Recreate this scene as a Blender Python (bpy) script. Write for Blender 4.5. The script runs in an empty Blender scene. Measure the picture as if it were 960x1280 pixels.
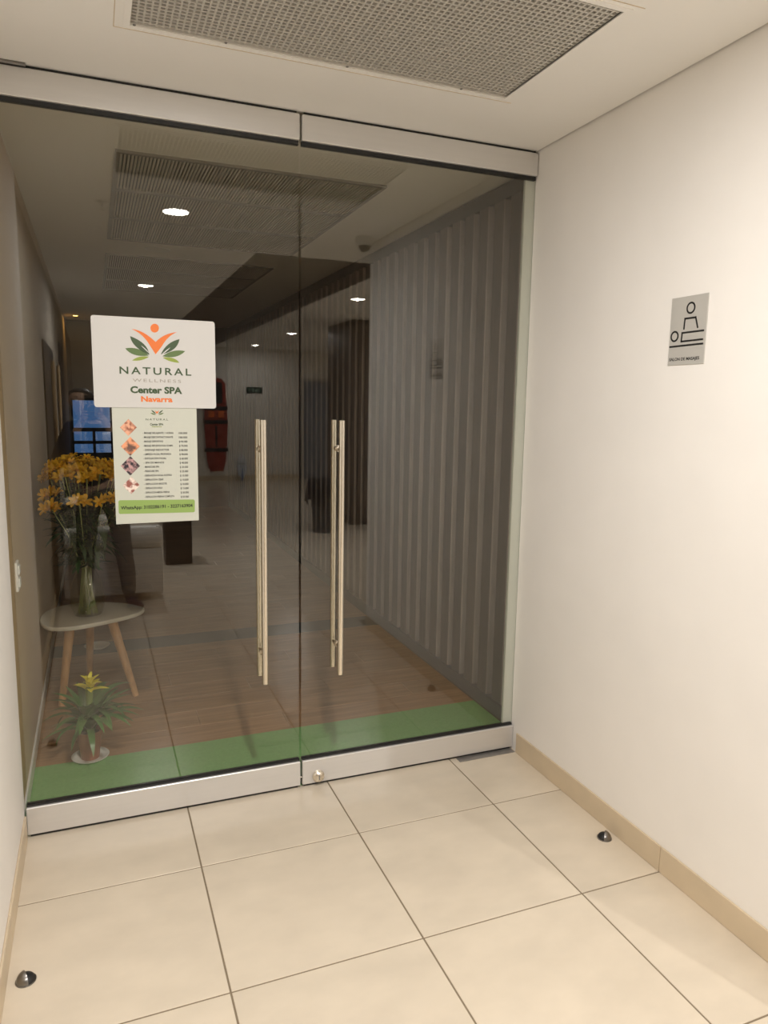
import bpy, bmesh, math, random
from mathutils import Vector, Matrix
random.seed(7)
sc = bpy.context.scene
C = sc.collection
PI = math.pi

# ------------------------------------------------------------------ camera, world, exposure
FPX, YAW, PITCH, ROLL = 905.81, 0.3812, 0.1487, 0.0163
CAM = Vector((-0.0243, -2.8701, 1.6562))
def cam_axes():
    cy, sy = math.cos(YAW), math.sin(YAW)
    f = Vector((sy*math.cos(PITCH), cy*math.cos(PITCH), -math.sin(PITCH)))
    r = Vector((cy, -sy, 0)); u = r.cross(f)
    c, s = math.cos(ROLL), math.sin(ROLL)
    return r*c + u*s, u*c - r*s, f
CR, CU, CF = cam_axes()
cam = bpy.data.cameras.new('camera'); camo = bpy.data.objects.new('camera', cam); C.objects.link(camo)
cam.sensor_fit = 'VERTICAL'; cam.sensor_height = 36; cam.sensor_width = 27
cam.lens = FPX*36/1280; cam.clip_start = 0.01; cam.clip_end = 200
m = Matrix((CR, CU, -CF)).transposed().to_4x4(); m.translation = CAM
camo.matrix_world = m
sc.camera = camo

w = bpy.data.worlds.new('world'); sc.world = w; w.use_nodes = True
w.node_tree.nodes['Background'].inputs[0].default_value = (0.10, 0.26, 0.62, 1)
w.node_tree.nodes['Background'].inputs[1].default_value = 0.6
sc.view_settings.view_transform = 'Standard'; sc.view_settings.look = 'None'
sc.view_settings.gamma = 1; sc.view_settings.use_curve_mapping = False
sc.view_settings.exposure = -0.31
LAMP_COL = (1.0, 0.96, 0.915)
LAMP_W = 58.0
GLASS_R0 = 0.055
cy_ = sc.cycles
cy_.use_denoising = True; cy_.use_adaptive_sampling = False
cy_.max_bounces = 14; cy_.diffuse_bounces = 9; cy_.glossy_bounces = 6; cy_.transparent_max_bounces = 24
cy_.sample_clamp_indirect = 4.0; cy_.caustics_reflective = False; cy_.caustics_refractive = False

# ------------------------------------------------------------------ measured layout (metres)
XL, XR, XS, H = -0.325, 1.815, 0.7533, 2.746     # left wall, right wall, door seam, ceiling
XSLAT = 1.935                                    # slat wall inside
YALC = -2.05                                     # where the right wall of the entrance bay ends
YFAR = -12.5; YIN = 8.6; XFAR = 5.6

def ray(px, py):
    return CR*((px-480)/FPX) - CU*((py-640)/FPX) + CF
def on(px, py, ax, v):
    d = ray(px, py); return CAM + d*((v-CAM[ax])/d[ax])

# ------------------------------------------------------------------ helpers
def lin(c):
    return tuple(((v/255)/12.92 if v/255 <= .04045 else ((v/255+.055)/1.055)**2.4) for v in c)
MATS = {}
def M(name, col, rough=.5, metal=0., scale=0, amount=.1, stretch=(1,1,1), bump=0., spec=.5, rnd=0., coords='Object', detail=4):
    mt = bpy.data.materials.new(name); mt.use_nodes = True
    nt = mt.node_tree; b = nt.nodes['Principled BSDF']
    c = lin(col) if max(col) > 1.01 else col
    b.inputs['Base Color'].default_value = (*c, 1); b.inputs['Roughness'].default_value = rough
    b.inputs['Metallic'].default_value = metal; b.inputs['Specular IOR Level'].default_value = spec
    if scale:
        tc = nt.nodes.new('ShaderNodeTexCoord'); mp = nt.nodes.new('ShaderNodeMapping'); nz = nt.nodes.new('ShaderNodeTexNoise')
        mp.inputs['Scale'].default_value = stretch
        nz.inputs['Scale'].default_value = scale; nz.inputs['Detail'].default_value = detail
        nt.links.new(tc.outputs[coords], mp.inputs['Vector'])
        if rnd:
            oi = nt.nodes.new('ShaderNodeObjectInfo'); mu = nt.nodes.new('ShaderNodeMath'); mu.operation = 'MULTIPLY'; mu.inputs[1].default_value = 37.
            nt.links.new(oi.outputs['Random'], mu.inputs[0]); 
            cmb = nt.nodes.new('ShaderNodeCombineXYZ')
            for k in range(3): nt.links.new(mu.outputs[0], cmb.inputs[k])
            ad = nt.nodes.new('ShaderNodeVectorMath'); ad.operation = 'ADD'
            nt.links.new(mp.outputs[0], ad.inputs[0]); nt.links.new(cmb.outputs[0], ad.inputs[1])
            nt.links.new(ad.outputs[0], nz.inputs['Vector'])
        else: nt.links.new(mp.outputs[0], nz.inputs['Vector'])
        rp = nt.nodes.new('ShaderNodeValToRGB')
        rp.color_ramp.elements[0].position = .3; rp.color_ramp.elements[1].position = .7
        rp.color_ramp.elements[0].color = (*[v*(1-amount) for v in c], 1)
        rp.color_ramp.elements[1].color = (*[min(1, v*(1+amount)) for v in c], 1)
        nt.links.new(nz.outputs[0], rp.inputs[0])
        out = rp.outputs[0]
        if rnd:
            hs = nt.nodes.new('ShaderNodeHueSaturation'); mr = nt.nodes.new('ShaderNodeMapRange')
            mr.inputs[3].default_value = 1-rnd; mr.inputs[4].default_value = 1+rnd
            nt.links.new(oi.outputs['Random'], mr.inputs[0]); nt.links.new(mr.outputs[0], hs.inputs['Value'])
            nt.links.new(out, hs.inputs['Color']); out = hs.outputs[0]
        nt.links.new(out, b.inputs['Base Color'])
        if bump:
            bp = nt.nodes.new('ShaderNodeBump'); bp.inputs['Strength'].default_value = bump; bp.inputs['Distance'].default_value = .002
            nt.links.new(nz.outputs[0], bp.inputs['Height']); nt.links.new(bp.outputs[0], b.inputs['Normal'])
    MATS[name] = mt
    return mt
def M_emit(name, col, strength):
    mt = bpy.data.materials.new(name); mt.use_nodes = True; nt = mt.node_tree
    b = nt.nodes['Principled BSDF']; b.inputs['Base Color'].default_value = (.8,.8,.8,1)
    b.inputs['Emission Color'].default_value = (*col, 1); b.inputs['Emission Strength'].default_value = strength
    return mt
def M_pane(name, tint, r0):
    """thin clear pane: lets light through, mirrors more at grazing angles"""
    mt = bpy.data.materials.new(name); mt.use_nodes = True; nt = mt.node_tree
    for n in list(nt.nodes):
        if n.type == 'BSDF_PRINCIPLED': nt.nodes.remove(n)
    out = nt.nodes['Material Output']
    tr = nt.nodes.new('ShaderNodeBsdfTransparent'); tr.inputs[0].default_value = (*tint, 1)
    gl = nt.nodes.new('ShaderNodeBsdfGlossy'); gl.inputs['Roughness'].default_value = 0.0; gl.inputs['Color'].default_value = (1,1,1,1)
    lw = nt.nodes.new('ShaderNodeLayerWeight'); lw.inputs[0].default_value = .5
    pw = nt.nodes.new('ShaderNodeMath'); pw.operation = 'POWER'; pw.inputs[1].default_value = 5
    mr = nt.nodes.new('ShaderNodeMapRange'); mr.inputs[3].default_value = r0; mr.inputs[4].default_value = .7
    mx = nt.nodes.new('ShaderNodeMixShader')
    nt.links.new(lw.outputs['Facing'], pw.inputs[0]); nt.links.new(pw.outputs[0], mr.inputs[0])
    nt.links.new(mr.outputs[0], mx.inputs[0]); nt.links.new(tr.outputs[0], mx.inputs[1]); nt.links.new(gl.outputs[0], mx.inputs[2])
    nt.links.new(mx.outputs[0], out.inputs[0])
    return mt

class MB:
    def __init__(s): s.bm = bmesh.new()
    def box(s, x0, x1, y0, y1, z0, z1, bev=0, seg=1):
        r = bmesh.ops.create_cube(s.bm, size=1)
        for v in r['verts']:
            v.co = Vector((x0+(v.co.x+.5)*(x1-x0), y0+(v.co.y+.5)*(y1-y0), z0+(v.co.z+.5)*(z1-z0)))
        if bev:
            es = {e for v in r['verts'] for e in v.link_edges}
            bmesh.ops.bevel(s.bm, geom=list(es), offset=bev, segments=seg, profile=.5, affect='EDGES')
        return s
    def tube(s, pts, rad, seg=8, cap=True):
        pts = [Vector(p) for p in pts]
        if not isinstance(rad, (list, tuple)): rad = [rad]*len(pts)
        rings = []; prev = None
        for i, p in enumerate(pts):
            d = (pts[min(i+1, len(pts)-1)] - pts[max(i-1, 0)]).normalized()
            a = prev if prev is not None else (Vector((1,0,0)) if abs(d.x) < .9 else Vector((0,1,0)))
            a = (a - d*a.dot(d)).normalized(); prev = a; b = d.cross(a)
            rings.append([s.bm.verts.new(p + (a*math.cos(2*PI*k/seg) + b*math.sin(2*PI*k/seg))*rad[i]) for k in range(seg)])
        for q0, q1 in zip(rings, rings[1:]):
            for k in range(seg): s.bm.faces.new((q0[k], q0[(k+1)%seg], q1[(k+1)%seg], q1[k]))
        if cap:
            s.bm.faces.new(rings[0][::-1]); s.bm.faces.new(rings[-1])
        return s
    def lathe(s, prof, seg=32, c=(0,0,0), closed=False):
        rings = []
        for r, z in prof:
            if r < 1e-6: rings.append([s.bm.verts.new((c[0], c[1], c[2]+z))])
            else: rings.append([s.bm.verts.new((c[0]+r*math.cos(2*PI*k/seg), c[1]+r*math.sin(2*PI*k/seg), c[2]+z)) for k in range(seg)])
        pr = list(zip(rings, rings[1:])) + ([(rings[-1], rings[0])] if closed else [])
        for a, b in pr:
            for k in range(seg):
                j = (k+1) % seg
                if len(a) == 1 and len(b) == 1: continue
                if len(a) == 1: s.bm.faces.new((a[0], b[j], b[k]))
                elif len(b) == 1: s.bm.faces.new((a[k], a[j], b[0]))
                else: s.bm.faces.new((a[k], a[j], b[j], b[k]))
        return s
    def prism(s, pts, n, t):
        """polygon pts (3d) thickened by t along n"""
        n = Vector(n)
        a = [s.bm.verts.new(Vector(p)) for p in pts]; b = [s.bm.verts.new(Vector(p)+n*t) for p in pts]
        s.bm.faces.new(a[::-1]); s.bm.faces.new(b)
        for i in range(len(a)):
            j = (i+1) % len(a); s.bm.faces.new((a[i], a[j], b[j], b[i]))
        return s
    def grid(s, rows):
        vs = [[s.bm.verts.new(Vector(p)) for p in r] for r in rows]
        for a, b in zip(vs, vs[1:]):
            for i in range(len(a)-1): s.bm.faces.new((a[i], a[i+1], b[i+1], b[i]))
        return s
    def mesh(s, name, mat, smooth=False):
        bmesh.ops.recalc_face_normals(s.bm, faces=s.bm.faces)
        me = bpy.data.meshes.new(name); s.bm.to_mesh(me); s.bm.free()
        me.materials.append(mat)
        if smooth:
            for p in me.polygons: p.use_smooth = True
            try: me.set_sharp_from_angle(angle=.7)
            except Exception: pass
        return me
    def build(s, name, mat, parent=None, smooth=False):
        return link(name, s.mesh(name, mat, smooth), parent)
def link(name, me, parent=None):
    o = bpy.data.objects.new(name, me); C.objects.link(o)
    if parent is not None: o.parent = parent
    return o
def empty(name, loc=(0,0,0), rz=0):
    o = bpy.data.objects.new(name, None); C.objects.link(o); o.location = loc; o.rotation_euler = (0,0,rz); o.empty_display_size = .1
    return o
def tag(o, label, cat, group=None):
    o['label'] = label; o['category'] = cat
    if group: o['group'] = group
    return o
def struct(o, label=None):
    o['kind'] = 'structure'
    if label: o['label'] = label
    return o
def text_mesh(body, size, mat, name='lettering', bold=0., width=None, align='CENTER', spacing=1., depth=.0004):
    """flat lettering in the local XY plane; width fits it to that many metres"""
    cu = bpy.data.curves.new(name, 'FONT'); cu.body = body; cu.size = size; cu.align_x = align
    cu.offset = bold; cu.space_character = spacing; cu.extrude = depth; cu.resolution_u = 3
    o = bpy.data.objects.new(name, cu); C.objects.link(o)
    me = bpy.data.meshes.new_from_object(o.evaluated_get(bpy.context.evaluated_depsgraph_get()))
    bpy.data.objects.remove(o); me.name = name
    if width and len(me.vertices):
        xs = [v.co.x for v in me.vertices]; k = width/(max(xs)-min(xs))
        x0 = (max(xs)+min(xs))/2 if align == 'CENTER' else min(xs)
        for v in me.vertices: v.co.x = (v.co.x-x0)*k
    me.materials.clear(); me.materials.append(mat)
    return me

# ------------------------------------------------------------------ materials
white_wall = M('white_wall_paint', (0.90,0.88,0.855), .75, scale=3, amount=.02, bump=.03)
ceil_paint = M('ceiling_paint', (0.92,0.91,0.89), .8, scale=2, amount=.015)
tile_mat = M('cream_stone_tile', (0.70,0.62,0.505), .22, scale=5, amount=.055, rnd=.015, detail=8, stretch=(1,1.6,1))
grout = M('grout', (0.24,0.19,0.13), .9)
base_mat = M('beige_skirting_tile', (0.66,0.55,0.40), .4, scale=6, amount=.06, rnd=.01, detail=6)
alu = M('satin_aluminium', (0.70,0.69,0.68), .38, metal=.55, scale=2, amount=.02, stretch=(1,1,30))
steel = M('brushed_stainless', (0.82,0.76,0.66), .24, metal=1., scale=40, amount=.06, stretch=(1,1,.05))
steel_dark = M('dark_steel', (0.28,0.27,0.26), .3, metal=1.)
black = M('black_rubber', (0.012,0.012,0.012), .5)
glass = M_pane('door_glass', (0.975,0.98,0.965), GLASS_R0)
grille_mat = M('grey_grille_metal', (0.62,0.60,0.56), .5, metal=.2)
plenum = M('dark_plenum', (0.05,0.048,0.045), .9)
plate_mat = M('grey_metal_plate', (0.30,0.285,0.27), .45, metal=.6, scale=30, amount=.1)
spa_wall = M('ochre_wall_paint', (0.56,0.42,0.25), .7, scale=3, amount=.03)
spa_ceil = M('spa_ceiling_paint', (0.76,0.73,0.66), .8)
slat_mat = M('grey_brown_wood_slat', (0.125,0.098,0.078), .5, scale=12, amount=.14, stretch=(4,4,.5), rnd=.15, detail=8)
slat_dark = M('dark_brown_trim', (0.075,0.06,0.05), .5, scale=8, amount=.2)
plank_mat = M('brown_wood_plank', (0.33,0.19,0.10), .4, scale=6, amount=.20, stretch=(.5,7,1), rnd=.10, detail=8)
green_mat = M('green_floor_strip', (0.20,0.40,0.15), .55, scale=60, amount=.08)
strip_mat = M('blue_grey_floor_strip', (0.07,0.075,0.085), .5)
jamb_mat = M('pale_jamb_paint', (0.50,0.52,0.46), .5)
paper = M('white_print_paper', (0.58,0.575,0.565), .45)
paper2 = M('menu_paper', (0.545,0.565,0.50), .5)
ink_black = M('black_ink', (0.012,0.012,0.012), .5)
ink_dkgreen = M('dark_green_ink', lin((58,80,48)), .5)
ink_green = M('leaf_green_ink', lin((88,112,62)), .5)
ink_lime = M('lime_green_ink', lin((140,156,62)), .5)
ink_orange = M('orange_ink', lin((226,116,42)), .5)
ink_grey = M('pale_grey_ink', lin((150,146,136)), .5)
banner_green = M('banner_green', lin((140,168,92)), .5)
sign_grey = M('silver_sign_plate', (0.62,0.61,0.58), .35, metal=.25)
wood_leg = M('light_oak', (0.50,0.27,0.11), .45, scale=8, amount=.2, stretch=(5,5,.6), detail=6)
table_mat = M('white_table_top', (0.66,0.63,0.55), .35)
vase_glass = M_pane('smoked_glass', (0.93,0.93,0.92), .07)
clear_glass = M_pane('clear_plastic', (0.93,0.93,0.92), .09)
stem_mat = M('green_stem', (0.42,0.46,0.18), .5)
leaf_mat = M('dark_green_leaf', (0.035,0.075,0.022), .45, scale=10, amount=.25, rnd=.25)
petal_mat = M('yellow_petal', (0.88,0.50,0.03), .5, scale=40, amount=.2, rnd=.15)
brom_mat = M('bromeliad_leaf', (0.065,0.15,0.04), .35, scale=8, amount=.25, rnd=.25)
bract_mat = M('yellow_bract', (0.75,0.66,0.06), .4, scale=20, amount=.1)
pot_mat = M('terracotta_plastic', (0.27,0.105,0.06), .5, scale=12, amount=.12)
soil_mat = M('dark_soil', (0.03,0.02,0.014), .95, scale=60, amount=.4, bump=.6)
white_plastic = M('white_plastic', (0.75,0.74,0.70), .35)
leather = M('white_leather', (0.80,0.76,0.69), .4, scale=30, amount=.05, bump=.1)
chrome = M('chrome', (0.8,0.8,0.8), .1, metal=1.)
dark_wood = M('dark_cabinet_wood', (0.035,0.027,0.02), .45, scale=6, amount=.3, stretch=(1,1,.2))
bag_mat = M('black_bin_bag', (0.012,0.012,0.014), .28)
bin_mat = M('grey_bin_plastic', (0.06,0.062,0.065), .45)
red_mat = M('red_orange_plastic', (0.30,0.035,0.02), .4)
door_blue = M('blue_grey_door', (0.26,0.29,0.34), .5)
far_wall_m = M('corridor_wall_paint', (0.82,0.79,0.73), .75, scale=2, amount=.03)
lens_on = M_emit('downlight_lens_lit', (1.0,.95,.86), 45)
lens_off = M('downlight_lens_unlit', (0.7,0.68,0.62), .3)
lens_yel = M_emit('warm_lens_lit', (1.0,.62,.16), 14)

# ------------------------------------------------------------------ structure: entrance bay and corridor
G = 0.0055
gx = sorted(v for v in [0.2736+.6*i for i in range(-2, 12)])
gy = [-0.421-.6*j for j in range(-1, 22)]
slab = MB().box(XL-.05, XFAR, YFAR, 0.0, -.06, -.002).build('floor', grout)
struct(slab, 'floor of large cream stone tiles with thin brown joints')
shared = {}
def piece(parent, name, x0, x1, y0, y1, z0, z1, mat, bev, store):
    k = (name, round(x1-x0, 4), round(y1-y0, 4), round(z1-z0, 4))
    if k not in store:
        store[k] = MB().box(-(x1-x0)/2, (x1-x0)/2, -(y1-y0)/2, (y1-y0)/2, -(z1-z0), 0, bev).mesh(name, mat)
    o = link(name, store[k], parent); o.location = ((x0+x1)/2, (y0+y1)/2, z1)
    return o
for i in range(len(gx)-1):
    for j in range(len(gy)-1):
        x0, x1 = gx[i]+G/2, gx[i+1]-G/2; y1, y0 = gy[j]-G/2, gy[j+1]+G/2
        xmax = XR if (y0+y1)/2 > YALC-.2 else XFAR
        x0 = max(x0, XL); x1 = min(x1, xmax); y1 = min(y1, 0.0); y0 = max(y0, YFAR)
        if x1-x0 < .02 or y1-y0 < .02: continue
        piece(slab, 'tile', x0, x1, y0, y1, -.012, 0, tile_mat, .0012, shared)

def wall(name, x0, x1, y0, y1, z0, z1, mat, label=None):
    return struct(MB().box(x0, x1, y0, y1, z0, z1).build(name, mat), label)
wall('wall_right', XR, XR+.10, YALC, -.0, -.06, H+.06, white_wall, 'plain white wall beside the glass doors')
wall('wall_left', XL-.12, XL, -1.15, .0, -.06, H+.06, white_wall, 'short white wall at the left jamb of the doors')
wall('wall_corridor_left', XL-.16, XL-.04, YFAR, -1.15, -.06, H+.06, M('taupe_wall_paint', (.36,.33,.28), .75, scale=2, amount=.03))
wall('wall_back', XL-.16, XFAR+.1, YFAR-.1, YFAR, -.06, H+.06, far_wall_m)
wall('wall_corridor_right', XFAR, XFAR+.1, YFAR, YALC, -.06, H+.06, far_wall_m)
wall('wall_return', XR+.10, XFAR+.1, YALC, YALC+.1, -.06, H+.06, far_wall_m)
# skirting tiles
bs = empty('baseboard_right'); struct(bs, 'beige tile skirting along the white wall')
edges = [0.0] + [-0.42-.60*k - .0 for k in range(0, 3)] + [YALC]
edges = [-.055, -1.02, -1.62, YALC]
for a, b in zip(edges, edges[1:]):
    MB().box(XR-.008, XR, b+.001, a-.001, 0, .098, .002).build('skirting_tile', base_mat, bs)
bl = empty('baseboard_left'); struct(bl)
for a, b in ((-.03, -.60), (-.60, -1.15)):
    MB().box(XL, XL+.008, b+.001, a-.001, 0, .098, .002).build('skirting_tile', base_mat, bl)

# ceiling with the opening for the grille
GX0, GX1, GY0, GY1 = .122, 1.392, -1.068, -.434
cb = MB(); T = .05; XC = XR-.008
cb.box(XL-.16, GX0, -2.7, 0.0, H, H+T); cb.box(GX1, XC, -2.05, 0.0, H, H+T); cb.box(GX1, 2.29, -2.7, -2.05, H, H+T)
cb.box(GX0, GX1, GY1, 0.0, H, H+T); cb.box(GX0, GX1, -2.7, GY0, H, H+T)
struct(cb.build('ceiling', ceil_paint), 'flat off-white plaster ceiling over the entrance')
wall('ceiling_roof', XL-.2, XFAR+.1, YFAR-.1, 0.0, H+.30, H+.34, plenum)
struct(MB().box(XC, XR, -2.05, 0, H+.012, H+.05).build('trim_2', plenum))
wall('ceiling_corridor', XL-.16, 1.15, YFAR, -2.7, H, H+T, ceil_paint)
wall('ceiling_soffit', 1.15, 2.29, YFAR, -2.7, H, H+T, slat_dark)
wall('ceiling_corridor_right', 2.29, XFAR, YFAR, -2.05, H, H+T, ceil_paint)

# ceiling grille over the entrance
gr = empty('ceiling_grille', (0, 0, H)); tag(gr, 'grey egg-crate air grille recessed in the off-white ceiling outside the glass doors', 'grille')
mb = MB()
f0 = .012
for x0, x1, y0, y1 in ((GX0-.018, GX1+.018, GY0-.018, GY0), (GX0-.018, GX1+.018, GY1, GY1+.018), (GX0-.018, GX0, GY0, GY1), (GX1, GX1+.018, GY0, GY1)):
    mb.box(x0, x1, y0, y1, -.004, .03)
mb.build('frame', ceil_paint, gr)
MB().box(GX0, GX1, GY0, GY1, .12, .14).build('plenum_box', plenum, gr)
mb = MB(); nxb = int((GX1-GX0)/.0185); nyb = int((GY1-GY0)/.0185)
for i in range(nxb+1):
    x = GX0 + (GX1-GX0)*i/nxb; mb.box(x-.0030, x+.0030, GY0, GY1, .004, .018)
for j in range(nyb+1):
    y = GY0 + (GY1-GY0)*j/nyb; mb.box(GX0, GX1, y-.0030, y+.0030, .0035, .0185)
gb = mb.build('crate_bars', grille_mat, gr); gb['kind'] = 'stuff'
mb = MB().box(GX0, GX1, GY1-.010, GY1, -.001, .02); mb.build('edge_strip', grille_mat, gr)
for t in (.01, .22, .53, .86):
    x = GX0+(GX1-GX0)*t; MB().lathe([(0,-.004),(.004,-.0035),(.005,-.001)], 10, (x, GY1-.005, 0)).build('screw', steel_dark, gr)
# outer seam of the access panel round the grille
struct(MB().box(GX0-.045, GX0-.043, GY0-.03, GY1+.03, H-.0015, H).box(GX0-.045, GX1+.045, GY0-.034, GY0-.032, H-.0015, H).box(GX0-.045, GX1+.045, GY1+.030, GY1+.0315, H-.0015, H).build('trim_3', grout if False else base_mat))

# ------------------------------------------------------------------ inside the spa
sf = struct(MB().box(XL-.02, XSLAT, 0.0, YIN, -.06, -.004).build('floor_spa', slat_dark), 'brown wood plank floor behind the glass')
store2 = {}
row = 0; y = .56
while y < YIN-.02:
    if 2.05 < y+.1 < 2.32: y = 2.30
    y1 = min(y+.195, YIN); 
    if y < 2.06 and y1 > 2.06: y1 = 2.06
    x = XL-.015 - (row*.43) % 1.2
    while x < XSLAT:
        x0, x1 = max(x, XL-.015), min(x+1.2, XSLAT)
        if x1-x0 > .02: piece(sf, 'plank', x0+.0008, x1-.0008, y+.0008, y1-.0008, -.012, 0, plank_mat, .001, store2)
        x += 1.2
    y = y1; row += 1
struct(MB().box(XL-.015, XSLAT, 2.06, 2.30, -.01, .0005).build('trim_4', strip_mat))
struct(MB().box(XL-.015, XSLAT, .0, .56, -.01, .0005).build('trim_5', green_mat), 'green floor strip just inside the glass doors')
wall('wall_spa_left', XL-.14, XL-.015, 0.0, YIN, -.06, H+.06, spa_wall, 'ochre painted wall inside the spa')
ww = wall('wall_spa_right', XSLAT+.035, XSLAT+.12, 0.0, YIN, -.06, H+.06, slat_dark, 'wall clad in upright grey-brown wood slats')
MB().box(XSLAT-.022, XSLAT+.036, .10, YIN, 0, .085, .003).build('skirting', slat_dark, ww)
MB().box(XSLAT-.010, XSLAT+.036, .10, YIN, H-.075, H+.001, .003).build('top_board', slat_dark, ww)
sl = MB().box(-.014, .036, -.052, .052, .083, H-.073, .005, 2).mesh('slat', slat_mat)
sl.materials.append(M('painted_lit_slat_edge', (0.27,0.225,0.19), .5, scale=12, amount=.12, stretch=(4,4,.5), rnd=.12))  # lamplight on the slat sides, put in as a paler colour than the fronts
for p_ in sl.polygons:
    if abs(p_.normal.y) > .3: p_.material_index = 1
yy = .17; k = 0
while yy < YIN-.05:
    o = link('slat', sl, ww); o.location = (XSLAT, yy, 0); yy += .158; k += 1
struct(MB().box(1.766, XSLAT+.12, .006, .018, 0, H).build('trim_6', jamb_mat), 'pale jamb at the right edge of the glass')
struct(MB().box(XL-.015, XL-.005, .02, YIN, 0, .07, .002).build('baseboard_spa', white_plastic))
wall('ceiling_spa', XL-.14, XSLAT+.12, 0.0, YIN, H+.012, H+.08, spa_ceil)
# ceiling panels of the spa: two runs of louvre panels
tb_mat = white_plastic
louv = {}
def louvre(x0, x1, y0, y1, label):
    t = empty('louvre_panel', ((x0+x1)/2, (y0+y1)/2, H+.006)); tag(t, label, 'ceiling panel', 'louvred ceiling panels inside the spa')
    k = (round(x1-x0, 3), round(y1-y0, 3))
    if k not in louv:
        hx, hy = (x1-x0)/2, (y1-y0)/2
        a = MB()
        for q in ((-hx, hx, -hy, -hy+.022), (-hx, hx, hy-.022, hy), (-hx, -hx+.022, -hy+.022, hy-.022), (hx-.022, hx, -hy+.022, hy-.022)): a.box(*q, -.006, .006)
        b = MB(); n = int((2*hx-.05)/.016)
        for i in range(n): 
            xx = -hx+.028+(2*hx-.056)*i/(n-1); b.box(xx-.0045, xx+.0045, -hy+.022, hy-.022, -.004, .006)
        c = MB().box(-hx+.02, hx-.02, -hy+.02, hy-.02, .0055, .0065)
        louv[k] = (a.mesh('panel_frame', spa_frame), b.mesh('louvres', spa_louv), c.mesh('backing', plenum))
    link('panel_frame', louv[k][0], t); l = link('louvres', louv[k][1], t); l['kind'] = 'stuff'; link('backing', louv[k][2], t)
spa_frame = M('panel_frame_paint', (0.26,0.235,0.20), .6)
spa_louv = M('louvre_paint', (0.50,0.46,0.39), .6)
ys = [.76, 1.40, 2.05, 2.70]
names = ['first', 'second', 'third']
for i in range(3): louvre(.115, 1.42, ys[i]+.004, ys[i+1]-.004, 'louvred air panel in the spa ceiling, %s of three counted from the glass doors' % names[i])
ys = [3.27, 3.92, 4.57, 5.22]
for i in range(3): louvre(.115, 1.42, ys[i]+.004, ys[i+1]-.004, 'louvred air panel of the deeper run in the spa ceiling, %s of three' % names[i])
# end wall with window onto the dusk sky
wb = MB(); WX0, WX1, WZ0, WZ1 = -.32, .24, .80, 1.66
wb.box(XL-.14, WX0, YIN, YIN+.1, -.06, H+.06); wb.box(WX1, XSLAT+.12, YIN, YIN+.1, -.06, H+.06)
wb.box(WX0, WX1, YIN, YIN+.1, -.06, WZ0); wb.box(WX0, WX1, YIN, YIN+.1, WZ1, H+.06)
struct(wb.build('wall_spa_back', slat_dark), 'dark end wall of the spa')
wn = empty('window_1', (0, YIN, 0)); struct(wn, 'dusk-blue window at the dark end of the spa')
for x0, x1, z0, z1 in ((WX0, WX1, WZ0, WZ0+.04), (WX0, WX1, WZ1-.03, WZ1), (WX0, WX0+.03, WZ0, WZ1), (WX1-.03, WX1, WZ0, WZ1), (-.04, .0, WZ0, 1.2), (WX0, WX1, 1.18, 1.235), (WX0, WX1, 1.0, 1.045), (WX0, WX1, .84, .87)):
    MB().box(x0, x1, .02, .06, z0, z1).build('frame_bar', black, wn)
MB().box(WX0, WX1, .036, .042, WZ0, WZ1).build('pane', clear_glass, wn)
# ------------------------------------------------------------------ glass doors
def glass_door(name, x0, x1, gx0, gx1, hx, label, lock_side):
    d = empty(name, ((x0+x1)/2, 0, 0)); struct(d, label); ox = -(x0+x1)/2
    a, b, ga, gb_ = x0+ox, x1+ox, gx0+ox, gx1+ox
    MB().box(ga, gb_, -.005, .005, .11, 2.66).build('glass_pane', glass, d)
    MB().box(a, b, -.022, .022, .012, .121, .0025).build('bottom_rail', alu, d)
    MB().box(a, b, -.022, .022, 2.642, 2.735, .0025).build('top_rail', alu, d)
    MB().box(a+.002, b-.002, -.011, .011, .1205, .130).build('gasket', black, d)
    MB().box(a+.002, b-.002, -.009, .009, 2.627, 2.6425).build('gasket', black, d)
    MB().box(a+.01, b-.01, -.012, .012, .001, .0125).build('floor_brush', black, d)
    MB().box(a+.01, b-.01, -.012, .012, 2.7345, H-.001).build('head_seal', black, d)
    for sy in (-1, 1):
        h = MB().tube([(hx+ox, sy*.052, .507), (hx+ox, sy*.052, 1.585)], .0125, 16).build('pull_handle', steel, d, True)
        for z in (.628, 1.468):
            MB().tube([(hx+ox, sy*.004, z), (hx+ox, sy*.008, z), (hx+ox, sy*.0085, z), (hx+ox, sy*.044, z)], [.014, .014, .008, .008], 12).build('standoff', steel, h, True)
    return d, ox
d1, ox1 = glass_door('door_1', -.318, .7485, -.313, .7478, .592, 'left glass door leaf carrying the two printed notices', 1)
d2, ox2 = glass_door('door_2', .757, 1.811, .7565, 1.764, .915, 'right glass door leaf with the round floor lock', 0)
lk = MB().lathe([(0,.020),(.014,.020),(.018,.017),(.024,.014),(.027,.008),(.027,0)], 24).build('lock_cylinder', steel, d2, True)
lk.location = (.828+ox2, -.021, .043); lk.rotation_euler = (PI/2, 0, 0)
kp = MB().box(-.0025, .0025, -.010, .010, .0195, .0215).build('keyhole', steel_dark, lk)
MB().tube([(.7425+ox1, -.01, .045), (.7565+ox1, -.01, .045)], .004, 8).build('bolt', steel, d1)
pv = MB().box(-.30, -.185, -.035, .03, H-.010, H-.0003, .001).build('pivot_bracket', steel_dark); tag(pv, 'small dark metal pivot bracket at the ceiling above the left glass door', 'bracket')
fp = MB().box(1.508, 1.806, -.056, .05, 0.0, .0028, .0008).build('pivot_plate', plate_mat); tag(fp, 'grey metal floor pivot plate under the corner of the right glass door', 'floor plate')

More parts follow.
